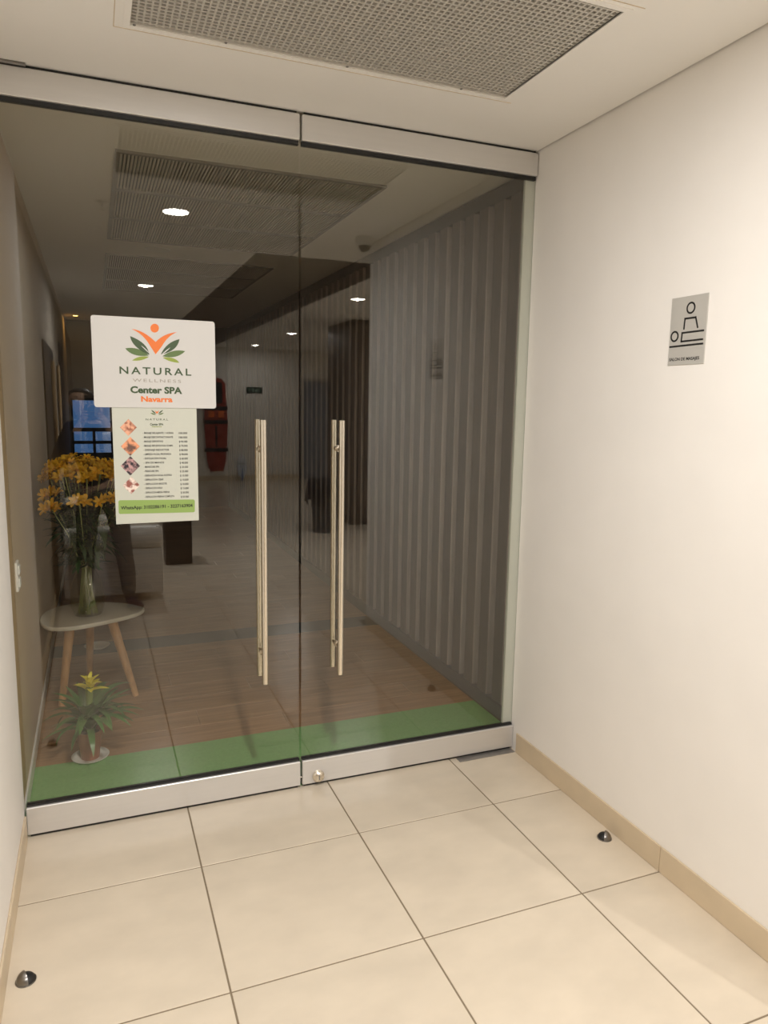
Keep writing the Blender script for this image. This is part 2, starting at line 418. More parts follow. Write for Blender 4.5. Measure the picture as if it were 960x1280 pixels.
# door stops
def stop(x, y, rz, label):
    t = empty('door_stop', (x, y, 0), rz); tag(t, label, 'door stop')
    mb = MB(); R = .026; n = 12
    for half, name, mat in ((-1, 'metal_dome', steel_dark), (1, 'rubber_bumper', black)):
        mb = MB(); rows = []
        top = .030 if half < 0 else .022
        for i in range(7):
            a = PI/2*i/6
            rows.append([(half*R*math.cos(a)*math.sin(PI*j/n), R*math.cos(a)*math.cos(PI*j/n), top*math.sin(a)) for j in range(n+1)])
        mb.grid(rows); cut = [r[0] for r in rows] + [r[-1] for r in rows[::-1]]
        vs = [mb.bm.verts.new((half*.0005 if half < 0 else .004, p[1], p[2])) for p in cut[:-1]]
        mb.bm.faces.new(vs)
        bmesh.ops.remove_doubles(mb.bm, verts=mb.bm.verts, dist=.0002)
        mb.build(name, mat, t, True)
    MB().lathe([(R+.002, 0), (R+.002, .003), (R-.002, .004), (0,.004)], 24).build('base_ring', steel_dark, t, True)
stop(1.757, -.783, 2.4, 'half-dome door stop on the tiles at the foot of the long white wall')
stop(-.268, -.772, .35, 'half-dome metal door stop on the tiles beside the short white wall')

# ------------------------------------------------------------------ printed notices on the glass
FY = -.0055                                  # outer face of the glass
sa = empty('logo_sign', (0, FY, 0)); tag(sa, 'white board with orange and green leaf logo stuck on the glass door', 'sign')
def rrect(x0, x1, z0, z1, r, n=5):
    p = []
    for cx, cz, a0 in ((x1-r, z1-r, 0), (x0+r, z1-r, PI/2), (x0+r, z0+r, PI), (x1-r, z0+r, 1.5*PI)):
        for i in range(n+1):
            a = a0+PI/2*i/n; p.append((cx+r*math.cos(a), 0, cz+r*math.sin(a)))
    return p
SX0, SX1, SZ0, SZ1 = -.018, .4185, 1.626, 1.952
MB().prism(rrect(SX0, SX1, SZ0, SZ1, .010), (0,-1,0), .004).build('board', paper, sa)
def cp(x, y, y0=0.0):      # point read in a 5.05x enlargement of the notice -> door plane
    p = on(100+x/5.0526, 380+y/5.05, 1, FY); return (p.x, y0, p.z)
def qcurve(pts, n=8):
    """closed outline from (anchor, control, anchor, control...) quadratic pieces"""
    out = []
    for i in range(0, len(pts), 2):
        a, c, b = Vector(pts[i]), Vector(pts[i+1]), Vector(pts[(i+2) % len(pts)])
        for k in range(n):
            t = k/n; out.append(tuple(a*(1-t)**2 + c*2*t*(1-t) + b*t*t))
    return out
logo = []
logo.append(('emblem_head', ink_orange, [(471+27*math.cos(2*PI*k/24), 153+28*math.sin(2*PI*k/24)) for k in range(24)]))
logo.append(('emblem_body', ink_orange, qcurve([(325,158),(400,165),(477,240),(530,185),(612,178),(555,200),(520,262),(498,292),(477,318),(455,285),(430,245),(390,185)])))
logo.append(('emblem_leaf', ink_dkgreen, qcurve([(316,203),(325,272),(437,322),(430,245)])))
logo.append(('emblem_leaf', ink_dkgreen, qcurve([(628,222),(545,240),(510,318),(615,300)])))
logo.append(('emblem_leaf', ink_green, qcurve([(285,280),(330,340),(434,326),(370,265)])))
logo.append(('emblem_leaf', ink_green, qcurve([(664,298),(585,280),(520,330),(610,352)])))
logo.append(('emblem_leaf', ink_lime, qcurve([(328,357),(370,322),(436,333),(390,365)])))
logo.append(('emblem_leaf', ink_lime, qcurve([(627,372),(560,368),(522,338),(600,330)])))
logo.append(('emblem_vein', paper, qcurve([(385,262),(415,280),(445,318),(410,292)])))
logo.append(('emblem_vein', paper, qcurve([(570,275),(540,290),(512,322),(545,305)])))
for nm, mt, pts in logo:
    e = .0042 if nm != 'emblem_vein' else .0048
    MB().prism([cp(x, y, -e+.0004) for x, y in pts], (0,-1,0), .0005).build(nm, mt, sa)
def put_text(parent, body, cx, cz, width, height, mat, y, bold=0., spacing=1., align='CENTER'):
    me = text_mesh(body, height*1.38, mat, bold=bold, width=width, align=align, spacing=spacing, depth=.0002)
    o = link('lettering', me, parent); o.location = (cx, y, cz); o.rotation_euler = (PI/2, 0, 0)
    return o
def row(x0, x1, yb, yt):   # pixel box in the enlargement -> centre x, baseline z, width, cap height
    a, b, t = cp(x0, yb), cp(x1, yb), cp((x0+x1)/2, yt)
    return (a[0]+b[0])/2, (a[2]+b[2])/2, b[0]-a[0], t[2]-(a[2]+b[2])/2
for body, bx, mat, bold, sp in (('NATURAL', (250,702,446,400), ink_dkgreen, .0006, 1.35), ('WELLNESS', (333,638,494,474), ink_grey, 0, 1.3),
                                ('Center SPA', (318,645,563,522), ink_dkgreen, .0014, 1.), ('Navarra', (386,584,617,583), ink_orange, .0010, 1.)):
    cx, cz, wd, ht = row(*bx); put_text(sa, body, cx, cz, wd, ht, mat, -.0044, bold, sp)

sb = empty('price_list', (0, FY, 0)); tag(sb, 'printed spa price list with four small photos and a green phone banner', 'poster')
PX0, PX1, PZ0, PZ1 = .041, .3445, 1.191, 1.64
MB().prism([(PX0,0,PZ0), (PX1,0,PZ0+.002), (PX1,0,PZ1), (PX0,0,PZ1)], (0,-1,0), .0008).build('sheet', paper2, sb)
def cq(x, y, y0=0.0):      # 7.385x enlargement of the list
    p = on(130+x/7.385, 500+y/7.385, 1, FY); return (p.x, y0, p.z)
def rowq(x0, x1, yb, yt):
    a, b, t = cq(x0, yb), cq(x1, yb), cq((x0+x1)/2, yt)
    return (a[0]+b[0])/2, (a[2]+b[2])/2, b[0]-a[0], t[2]-(a[2]+b[2])/2
MB().prism([cq(x, y, -.0009) for x, y in ((133,935),(145,925),(826,918),(838,928),(838,1028),(826,1036),(148,1052),(136,1042))], (0,-1,0), .0004).build('phone_banner', banner_green, sb)
cx, cz, wd, ht = rowq(155, 818, 998, 968); put_text(sb, 'WhatsApp: 3102286191 - 3227163904', cx, cz, wd, ht, ink_black, -.0015, .0004)
for sgn in (-1, 1):
    for (l0, l1, mt) in (((-55,-38), (-10,-2), ink_dkgreen), ((-62,-10), (-12,6), ink_green)):
        a, b = Vector((490-sgn*l0[0]*-1, 130+l0[1])), Vector((490+sgn*l1[0], 130+l1[1]))
        n_ = Vector((-(b-a).y, (b-a).x)).normalized()*12
        o2 = qcurve([tuple(a), tuple((a+b)/2+n_), tuple(b), tuple((a+b)/2-n_)], 5)
        MB().prism([cq(x, y, -.0009) for x, y in o2], (0,-1,0), .0004).build('emblem_leaf', mt, sb)
MB().prism([cq(x, y, -.0009) for x, y in ((470,95),(488,110),(508,94),(498,118),(488,128),(478,116))], (0,-1,0), .0004).build('emblem_body', ink_orange, sb)
cx, cz, wd, ht = rowq(385, 592, 188, 170); put_text(sb, 'NATURAL', cx, cz, wd, ht, ink_dkgreen, -.0012, 0, 1.35)
cx, cz, wd, ht = rowq(425, 548, 234, 214); put_text(sb, 'Center SPA', cx, cz, wd, ht, ink_dkgreen, -.0012, .0003)
cx, cz, wd, ht = rowq(443, 532, 250, 240); put_text(sb, 'Navarra', cx, cz, wd, ht, ink_lime, -.0012, .0002)
items = [('MASAJE RELAJANTE 1 HORAS', 640, '100.000'), ('MASAJE DESCONTRACTURANTE', 636, '100.000'), ('MASAJE DEPORTIVO', 545, '$ 90.000'), ('MASAJE REFLEXOLOGIA 50 MIN', 634, '$ 70.000'),
         ('DRENAJE REDUCTOR', 602, '$ 80.000'), ('LIMPIEZA FACIAL PROFUNDA', 620, '$ 90.000'), ('EXFOLIACION FACIAL', 576, '$ 60.000'), ('SPA DE MANOS', 555, '$ 40.000'), ('MANICURE SPA', 510, '$ 20.000'),
         ('PEDICURE SPA', 505, '$ 25.000'), ('DEPILACION FACIAL ROSTRO', 625, '$ 15.000'), ('DEPILACION CEJAS', 548, '$ 10.000'), ('DEPILACION BIGOTE', 580, '$ 10.000'), ('DEPILACION AXILA', 540, '$ 15.000'), ('DEPILACION MEDIA PIERNA', 606, '$ 30.000'), ('DEPILACION PIERNA COMPLETA', 650, '$ 50.000')]
for i, (t_, xe, pr_) in enumerate(items):
    yb = 312+39.1*i; xs = 372+1.1*i
    cx, cz, wd, ht = rowq(xs-14, xe, yb, yb-17); put_text(sb, '- '+t_, cx, cz, wd, ht, ink_black, -.0012, .0001)
    cx, cz, wd, ht = rowq(690+1.3*i, 768+i, yb+2, yb-16); put_text(sb, pr_, cx, cz, wd, ht, ink_black, -.0012, .0001)
for i, (cx, cy, r, ca, cb2, sc_) in enumerate(((225,253,78,(226,170,140),(150,90,70),60), (243,428,88,(232,160,120),(110,80,70),45), (243,608,90,(40,34,44),(190,150,150),70), (252,788,80,(150,90,80),(235,220,210),60))):
    mt = M('photo_print_%d' % i, (0.5,0.4,0.35), .5); nt = mt.node_tree
    nz = nt.nodes.new('ShaderNodeTexNoise'); nz.inputs['Scale'].default_value = sc_; nz.inputs['Detail'].default_value = 2
    tc = nt.nodes.new('ShaderNodeTexCoord'); rp = nt.nodes.new('ShaderNodeValToRGB')
    rp.color_ramp.elements[0].position = .42; rp.color_ramp.elements[1].position = .6
    rp.color_ramp.elements[0].color = (*lin(ca), 1); rp.color_ramp.elements[1].color = (*lin(cb2), 1)
    nt.links.new(tc.outputs['Object'], nz.inputs['Vector']); nt.links.new(nz.outputs[0], rp.inputs[0]); nt.links.new(rp.outputs[0], nt.nodes['Principled BSDF'].inputs['Base Color'])
    MB().prism([cq(x, y, -.0009) for x, y in ((cx-r,cy),(cx,cy-r),(cx+r,cy),(cx,cy+r))], (0,-1,0), .0004).build('photo', mt, sb)

# sign on the right wall
ws = empty('massage_sign', (XR, -.877, 1.800)); tag(ws, 'small silver sign with massage pictogram and lettering on the white wall', 'sign')
ws.rotation_euler = (0, 0, -PI/2)     # local x runs along the wall towards the corridor, local -y faces the room
SW, SH = .160, .222
MB().box(0, SW, -.003, 0.0, 0, SH, .0006).build('plate', sign_grey, ws)
def uv(u, v): return Vector((u*SW, -.0031, (1-v)*SH))
def stroke(pts, wdt):
    mb = MB()
    for a, b in zip(pts, pts[1:]):
        d = (b-a).normalized(); n = Vector((-d.z, 0, d.x))*wdt/2; e = d*wdt/2
        mb.prism([a-e-n, b+e-n, b+e+n, a-e+n], (0,-1,0), .0006)
    mb.build('pictogram_line', ink_black, ws)
def ring(c, r, wdt):
    mb = MB(); n = 28
    for k in range(n):
        a0, a1 = 2*PI*k/n, 2*PI*(k+1)/n
        q = [c+Vector((math.cos(a)*rr, 0, math.sin(a)*rr)) for a, rr in ((a0, r-wdt/2), (a1, r-wdt/2), (a1, r+wdt/2), (a0, r+wdt/2))]
        mb.prism(q, (0,-1,0), .0006)
    mb.build('pictogram_ring', ink_black, ws)
LW = .0058
ring(uv(.55,.178), .0165, LW); ring(uv(.15,.57), .0155, LW)
stroke([uv(.40,.47), uv(.41,.325), uv(.70,.325), uv(.77,.47)], LW)
stroke([uv(.93,.525), uv(.36,.53), uv(.35,.655), uv(.92,.65)], LW)
stroke([uv(.04,.722), uv(.93,.712)], LW)
o = link('lettering', text_mesh('SALON DE MASAJES', .014, ink_black, bold=.0003, width=.83*SW, depth=.0003), ws)
o.location = uv(.46, .935); o.rotation_euler = (PI/2, 0, 0)

# ------------------------------------------------------------------ lamps
def downlight(x, y, z, label, lit=True, r=.074, power=LAMP_W*.86, col=LAMP_COL, lens=None, size=125, group=None):
    t = empty('downlight', (x, y, z)); tag(t, label, 'ceiling light', group)
    MB().lathe([(r, -.002), (r+.016, -.004), (r+.018, 0), (r+.001, .002)], 32).build('trim_ring', white_plastic, t, True)
    MB().lathe([(0, -.002), (r+.001, -.002), (r+.001, .001), (0, .001)], 32).build('lens', lens or (lens_on if lit else lens_off), t)
    if lit:
        l = bpy.data.lights.new('downlight_lamp', 'AREA'); l.shape = 'DISK'; l.size = .7*r; l.energy = power; l.color = col
        lo = bpy.data.objects.new('downlight_lamp', l); C.objects.link(lo); lo.parent = t; lo.location = (0, 0, -.006)
downlight(.475, -1.73, H, 'lit round downlight in the corridor ceiling between the grille and the photographer')
downlight(.50, -4.73, H, 'lit round downlight in the pale ceiling strip behind the photographer', power=LAMP_W*1.5)
downlight(2.64, -4.62, H, 'lit round downlight in front of the slatted column', power=LAMP_W*1.3)
downlight(3.0, -8.8, H, 'lit round downlight in the pale ceiling past the slatted column', power=LAMP_W*.9)
downlight(3.0, -11.6, H, 'lit round downlight near the far corridor wall', power=LAMP_W*.4)
downlight(.47, 2.96, H+.012, 'unlit round downlight in the spa ceiling between two louvre runs', lit=False)
downlight(-.19, 8.0, H+.012, 'tiny warm yellow spotlight glowing deep inside the dark spa', r=.03, power=1.2, col=(1,.6,.2), lens=lens_yel, size=100)

# ------------------------------------------------------------------ things inside the spa
# side table
TZ = .455
tb = empty('side_table', (-.075, 1.45, 0)); tag(tb, 'small pebble-shaped white side table on three splayed oak legs behind the glass', 'table')
def pebble(scale=1.0, n=48):
    # control outline (x, y) relative to the table centre
    ctl = [(.285,-.02),(.22,-.12),(.05,-.21),(-.09,-.255),(-.20,-.235),(-.255,-.13),(-.262,.0),(-.225,.13),(-.12,.215),(.03,.215),(.17,.145),(.25,.06)]
    out = []; k = len(ctl)
    for i in range(k):
        p0, p1, p2, p3 = (Vector(ctl[(i+q-1) % k]) for q in range(4))
        for j in range(4):
            t = j/4
            v = .5*((2*p1)+(p2-p0)*t+(2*p0-5*p1+4*p2-p3)*t*t+(3*p1-p0-3*p2+p3)*t**3); out.append(v*scale)
    return out
mb = MB(); rings = [(.985, -.022), (1.0, -.016), (1.0, -.004), (.99, 0.0)]
vs = [[mb.bm.verts.new((p.x, p.y, TZ+z)) for p in pebble(k)] for k, z in rings]
for a, b in zip(vs, vs[1:]):
    n = len(a)
    for i in range(n): mb.bm.faces.new((a[i], a[(i+1)%n], b[(i+1)%n], b[i]))
mb.bm.faces.new(vs[0][::-1]); mb.bm.faces.new(vs[-1])
mb.build('table_top', table_mat, tb, True)
for (tx, ty), (fx, fy) in (((.10,-.08), (.215,-.195)), ((-.11,-.10), (-.17,-.205)), ((-.01,.11), (-.03,.24))):
    MB().tube([(tx, ty, TZ-.021), (fx, fy, 0)], [.027, .017], 14).build('leg', wood_leg, tb, True)
# vase
vx, vy = -.092, 1.40
va = tag(empty('flower_vase', (vx, vy, TZ)), 'bulbous smoked glass vase with flared neck on the pebble side table', 'vase')
po = [(.055,.0),(.074,.008),(.088,.05),(.091,.11),(.084,.17),(.066,.225),(.046,.265),(.042,.30),(.050,.345),(.060,.375)]
pi = [(r-.003, z+(.006 if i == 0 else 0)) for i, (r, z) in enumerate(po)]
MB().lathe([(0,0)]+po+pi[::-1]+[(0,.006)], 40).build('vase_body', vase_glass, va, True)
MB().lathe([(0,.0065)]+[(r-.0036, z+(.0065 if i == 0 else 0)) for i, (r, z) in enumerate(po[:4])]+[(.0,.11)], 32).build('water', M_pane('water', (.95,.96,.92), .03), va, True)

# alstroemeria stems
def petal_mesh():
    mb = MB()
    for k in range(6):
        a = 2*PI*k/6 + (.15 if k % 2 else 0); L = .040 if k % 2 else .036; W = .0105 if k % 2 else .0085
        ca, sa_ = math.cos(a), math.sin(a); rows = []
        for i in range(6):
            t = i/5; rr = .003 + L*math.sin(t*1.25)/math.sin(1.25); zz = .034*t - .020*t**3
            wv = W*math.sin(PI*min(1, .12+.86*t))**.7
            rows.append([(rr*ca-q*wv*sa_, rr*sa_+q*wv*ca, zz-abs(q)*-.003) for q in (-1, 0, 1)])
        mb.grid(rows)
    mb.tube([(0,0,-.012), (0,0,.004), (0,0,.012)], [.003, .006, .003], 8)
    return mb.mesh('flower', petal_mat, True)
PET = petal_mesh()
def leaf_mesh(L, W, name, mat, droop=.3, n=7, fold=.15):
    mb = MB(); rows = []
    for i in range(n):
        t = i/(n-1); w_ = W*(math.sin(PI*min(.98, .10+.90*t))**.8); x = L*t*(1-.12*droop*t); z = L*(.25*t - droop*t*t)
        rows.append([(x, -w_, z+w_*fold), (x, 0, z), (x, w_, z+w_*fold)])
    mb.grid(rows); return mb.mesh(name, mat, True)
LEAFS = [leaf_mesh(.13, .014, 'leaf', leaf_mat, d) for d in (.1, .5, .9)]
def aim(v, roll=0):
    q = Vector(v).to_track_quat('Z', 'Y'); return (q @ Matrix.Rotation(roll, 3, 'Z').to_quaternion()).to_euler()
rs = random.Random(4)
heads = []
NS = 34
for k in range(NS):
    a = 2.399*k + .3; rr = .25*math.sqrt((k+.5)/NS)
    heads.append((vx+rr*math.cos(a)+.0, vy-.02+rr*.8*math.sin(a), 1.325-1.6*rr*rr-.05*rs.random()-(.10 if k > 20 and math.sin(a) < 0 else 0)))
bq = tag(empty('flower_bouquet', (vx, vy, TZ+.01)), 'bunch of yellow alstroemeria with dark green leaves standing in the smoked vase', 'flowers')
for k, h in enumerate(heads):
    h = Vector((min(max(h[0], XL+.075), .2), h[1], h[2]))
    base = Vector((vx, vy, TZ+.01)); a = rs.random()*6.28
    b0 = Vector((.055*math.cos(a+PI), .055*math.sin(a+PI), .012)); nk = Vector((.026*math.cos(a), .026*math.sin(a), .30))
    dirn = (h-base); nk = Vector((max(-.03, min(.03, dirn.x*.14)), max(-.03, min(.03, dirn.y*.14)), .30)); rb = .012+.044*math.sqrt(rs.random()); b0 = Vector((rb*math.cos(a), rb*math.sin(a), .004)); nk *= .9
    end = dirn
    mid = nk.lerp(end, .5) + Vector((0,0,.03))
    pts = [b0, b0.lerp(nk, .5), nk, nk.lerp(mid, .6), mid, mid.lerp(end, .6), end]
    st = MB().tube(pts, [.0024]*7, 6).build('flower_stem', stem_mat, bq, True)
    out = Vector((end.x-nk.x, end.y-nk.y, .12)).normalized()
    for q in range(4):
        f = link('flower', PET, st); an = 2*PI*q/4+rs.random(); off = Vector((.030*math.cos(an), .030*math.sin(an), .012*rs.random()))
        if q == 3: off = Vector((0,0,.02))
        f.location = end+off; f.rotation_euler = aim(out*.8+off*14+Vector((0,-.25,.1)), rs.random()*6); f.scale = [rs.uniform(.75, 1.05)]*3
    for q in range(8):
        t = .04+.80*q/8; p = (nk.lerp(mid, min(1, t*2)) if t < .5 else mid.lerp(end, t*2-1))
        l = link('leaf', LEAFS[q % 3], st); l.location = p
        an = rs.random()*2*PI; l.rotation_euler = (0, rs.uniform(-.3, .45), an); l.scale = [rs.uniform(.8, 1.25)]*3
        if base.x+p.x+.17*math.cos(an) < XL: l.rotation_euler = (0, .3, PI-an)
        
# the crowded small leaves between the stems
mb = MB()
for k in range(420):
    h = Vector(heads[k % NS]); t = rs.uniform(.0, .72); p = Vector((vx, vy, TZ+.33)).lerp(h, t)
    p += Vector((rs.uniform(-.02,.02), rs.uniform(-.02,.02), 0)); an = rs.random()*2*PI; L = rs.uniform(.07, .14); W = rs.uniform(.008, .013); dr = rs.uniform(-.3, .9); ca, sa_ = math.cos(an), math.sin(an)
    if p.x + L*ca < XL+.012: ca = -ca
    if p.x < XL+.012: continue
    rows = []
    for i in range(5):
        q = i/4; w_ = W*math.sin(PI*min(.97, .12+.88*q)); x = L*q; z = L*(.35*q-dr*q*q)
        rows.append([(p.x+x*ca-j*w_*sa_-vx, p.y+x*sa_+j*w_*ca-vy, p.z+z+abs(j)*w_*.2-TZ-.01) for j in (-1, 0, 1)])
    mb.grid(rows)
fo = mb.build('foliage', leaf_mat, bq, True); fo['kind'] = 'stuff'
# bromeliad in its pot on a saucer
bx_, by_ = -.098, .575
sau = MB().lathe([(0,.0),(.062,.0),(.080,.010),(.083,.014),(.080,.015),(.062,.004),(0,.004)], 40).build('saucer', clear_glass if False else white_plastic, None, True); sau.location = (bx_, by_, .0006)
tag(sau, 'pale round saucer under the potted bromeliad', 'saucer')
bp = tag(empty('potted_bromeliad', (bx_, by_, .0046)), 'yellow-flowering bromeliad in a terracotta-coloured pot by the glass door', 'potted plant')
MB().lathe([(0,0),(.040,0),(.054,.115),(.058,.115),(.059,.135),(.054,.135),(.051,.115),(0,.113)], 32).build('pot', pot_mat, bp, True)
MB().lathe([(.052,.114),(.03,.122),(0,.125)], 20).build('soil', soil_mat, bp, True)
def strap(L, W, bend, lift, name, mat, n=9):
    mb = MB(); rows = []; x = z = 0.; ang = lift
    for i in range(n):
        t = i/(n-1); w_ = W*(1-.15*t)*max(.04, (1-t**4)); rows.append([(x, -w_, z+.35*w_*(1-t)), (x, 0, z), (x, w_, z+.35*w_*(1-t))])
        x += L/(n-1)*math.cos(ang); z += L/(n-1)*math.sin(ang); ang -= bend/(n-1)
    mb.grid(rows); return mb.mesh(name, mat, True)
SM = [strap(.27, .023, 1.7, 1.05, 'leaf', brom_mat), strap(.25, .025, 1.1, 1.15, 'leaf', brom_mat), strap(.24, .018, 2.4, .85, 'leaf', brom_mat), strap(.22, .026, .6, 1.25, 'leaf', brom_mat), strap(.25, .018, 1.3, .55, 'leaf', brom_mat)]
for k in range(54):
    l = link('leaf', SM[k % 5], bp); a = 2.399*k
    s_ = rs.uniform(.80, 1.05)*(.95 if k % 5 == 3 else 1)
    if math.cos(a) < -.3: s_ *= .85
    l.location = (.014*math.cos(a), .014*math.sin(a), .120+.0018*k); l.rotation_euler = (0, 0, a); l.scale = (s_, s_, s_)
MB().tube([(0,0,.12), (.004,0,.22), (.008,-.002,.335)], [.012, .014, .017], 10).build('flower_stalk', M('pale_green_stalk', (.20,.27,.07), .5), bp, True)
BR = strap(.078, .017, .75, .62, 'bract', bract_mat, 7)
for k in range(13):
    l = link('bract', BR, bp); a = 2.399*k; l.location = (.010+.006*math.cos(a), .006*math.sin(a), .322+.0040*k); s_ = 1.05-.045*k
    l.scale = (s_, s_, s_*(1+.06*k)); l.rotation_euler = (0, -.07*k+.30, a)
s2 = MB().lathe([(0,.0),(.062,.0),(.078,.010),(.082,.014),(.078,.015),(.062,.004),(0,.004)], 40).build('saucer', white_plastic, None, True); s2.location = (-.06, 2.20, .001)
tag(s2, 'empty pale saucer on the dark floor behind the side table', 'saucer')
# light switch on the ochre wall
sw = empty('light_switch', (XL-.015, .345, .94)); tag(sw, 'white light switch plate on the ochre wall inside the spa', 'switch')
MB().box(0, .010, -.036, .036, -.06, .06, .002).build('plate', white_plastic, sw)
for z in (-.026, .026): MB().box(.009, .016, -.022, .022, z-.018, z+.018, .002).build('rocker', white_plastic, sw)

# ------------------------------------------------------------------ corridor behind the photographer (seen mirrored in the glass)
# slatted column
co = empty('slatted_column', (3.5, -6.95, 0)); tag(co, 'square column clad in upright dark wood slats in the corridor', 'column')
MB().box(-.28, .28, -.55, .53, 0, H).build('core', slat_dark, co)
for k in range(7): 
    o = MB().box(-.035, .035, 0, .022, .0, H-.002, .004).build('slat', slat_mat, co) if k == 0 else o.copy()
    if k: C.objects.link(o)
    o.location = (-.255+.085*k, .529, 0)
for k in range(12):
    o = MB().box(-.022, 0, -.035, .035, .0, H-.002, .004).build('slat', slat_mat, co) if k == 0 else o.copy()
    if k: C.objects.link(o)
    o.location = (-.279, -.48+.087*k, 0)
# bin with bag
bn = empty('waste_bin', (2.70, -6.02, 0)); tag(bn, 'grey waste bin with a black bag folded over its rim beside the column', 'bin')
MB().lathe([(0,0),(.135,0),(.185,.62),(.195,.66),(.185,.66),(.13,.02),(0,.02)], 32).build('body', bin_mat, bn, True)
mb = MB(); rows = []
for (r, z, wv) in ((.17,.60,.0),(.185,.672,.004),(.200,.682,.006),(.215,.64,.012),(.228,.55,.020),(.236,.45,.026),(.232,.39,.034)):
    rows.append([((r+wv*math.sin(7*a)+wv*.6*math.sin(13*a+1))*math.cos(a), (r+wv*math.sin(7*a)+wv*.6*math.sin(13*a+1))*math.sin(a), z+wv*1.4*math.sin(5*a)) for a in [2*PI*k/48 for k in range(49)]])
mb.grid(rows).build('bin_bag', bag_mat, bn, True)
# armchair
ac = empty('armchair', (.09, -3.67, 0), -PI/2); tag(ac, 'boxy white leather armchair on thin chrome legs behind the photographer', 'armchair')
MB().box(-.30, .30, -.37, .375, .07, .34, .015, 3).build('base', leather, ac, True)
for s_ in (-1, 1):
    MB().box(s_*.34-.045, s_*.34+.045, -.38, .38, .07, .45, .012, 3).build('side_panel', leather, ac, True)
    MB().tube([(s_*.33, -.375, .535), (s_*.33, -.36, .535), (s_*.33, .355, .535), (s_*.33, .385, .535)], [.07, .098, .098, .07], 24).build('arm', leather, ac, True)
MB().box(-.24, .24, -.22, .38, .335, .47, .045, 4).build('seat_cushion', leather, ac, True)
MB().box(-.24, .24, -.39, -.20, .30, .82, .05, 4).build('backrest', leather, ac, True)
for sx in (-1, 1):
    for sy in (-1, 1): MB().tube([(sx*.30, sy*.28, .062), (sx*.30, sy*.28, 0)], [.012, .012], 10).build('leg', chrome, ac, True)
# cabinet box
cbx = empty('low_cabinet', (.735, -4.74, 0)); tag(cbx, 'low dark brown cabinet with a recessed front standing behind the armchair', 'cabinet')
MB().box(-.13, .13, -.15, .14, 0, .72, .004).build('body', dark_wood, cbx)
MB().box(-.10, .09, .139, .143, .36, .68, .002).build('front_panel', M('cabinet_panel', (.075,.06,.045), .5), cbx)
MB().box(-.14, .14, -.16, .155, .719, .745, .004).build('cabinet_top', dark_wood, cbx)
# spinal board on the far wall
yb = YFAR
sbd = empty('rescue_board', (2.34, yb+.001, 1.15)); tag(sbd, 'red rescue stretcher board with black straps hanging on the far corridor wall', 'stretcher')
mb = MB().prism([(-.20,0,.85),(-.12,0,.96),(.12,0,.96),(.20,0,.85),(.235,0,.0),(.19,0,-.75),(.13,0,-.95),(-.13,0,-.95),(-.19,0,-.75),(-.235,0,.0)], (0,1,0), .05)
mb.build('board', red_mat, sbd)
for z in (.36, .08, -.50): MB().box(-.245, .245, .048, .062, z-.045, z+.03, .003).build('strap', black, sbd)
MB().box(-.10, .13, .05, .09, .45, .88, .02).build('head_immobiliser', black, sbd)
for s_ in (-1, 1): MB().box(s_*.10-.06, s_*.10+.06, .05, .075, .16, .30, .01).build('head_block', M('orange_foam', (.75,.16,.03), .6) if s_ < 0 else MATS['orange_foam'], sbd)
MB().box(-.02, .02, .05, .056, -.45, .0).build('centre_slot', black, sbd)
es = empty('exit_sign', (3.15, yb, 1.89)); tag(es, 'dark green rectangular sign with pale lettering on the far corridor wall', 'sign')
MB().box(-.17, .17, 0, .02, -.06, .06, .003).build('plate', M('dark_green_plate', (.01,.035,.022), .4), es)
o = link('lettering', text_mesh('SALIDA', .08, M('pale_green_ink', (.45,.6,.5), .5), width=.24, depth=.001), es); o.location = (0, .0215, -.028); o.rotation_euler = (PI/2, 0, PI)
ns = empty('notice_plate', (2.02, yb, 2.36)); tag(ns, 'small dark notice plate above the red rescue board', 'sign')
MB().box(-.12, .12, 0, .015, -.10, .10, .003).build('plate', dark_wood, ns); MB().box(-.09, .09, .014, .017, -.02, .06).build('print', far_wall_m, ns)
# oval panel on the floor
op = empty('oval_panel', (2.85, yb+.10, 0)); tag(op, 'small pale blue oval panel standing at the foot of the far corridor wall', 'panel')
mb = MB().prism([(.10*math.cos(2*PI*k/28), .0, .30+.25*math.sin(2*PI*k/28)) for k in range(28)], (0,1,0), .03); mb.build('panel', M('pale_blue_plastic', (.72,.78,.88), .4), op)
MB().box(-.09, .09, .029, .034, .34, .37).build('stripe', door_blue, op)
MB().tube([(0,.02,0), (0,.045,.05), (0,.045,.25)], [.02, .02, .012], 10).build('foot_post', M('blue_plastic', (.10,.22,.45), .4), op, True)
# doors and skirting of the corridor
d3 = empty('door_3', (4.62, yb, 0)); struct(d3, 'blue-grey door at the end of the corridor')
MB().box(-.40, .40, .0, .03, 0, 2.1, .003).build('leaf', door_blue, d3); MB().tube([(-.33,.03,1.0),(-.33,.07,1.0),(-.22,.07,1.0)], .010, 8).build('handle', chrome, d3, True)
for x0, x1, z0, z1 in ((-.46,-.40,0,2.16),(.40,.46,0,2.16),(-.40,.40,2.10,2.16)): MB().box(x0, x1, 0, .05, z0, z1).build('frame', M('door_frame_paint', (.55,.53,.48), .6) if 'door_frame_paint' not in MATS else MATS['door_frame_paint'], d3)
struct(MB().box(XL-.04, XFAR, yb, yb+.012, 0, .10).build('baseboard_back', base_mat))
struct(MB().box(XL-.04, XL-.03, YFAR, -1.15, 0, .10).build('baseboard_corridor', base_mat))
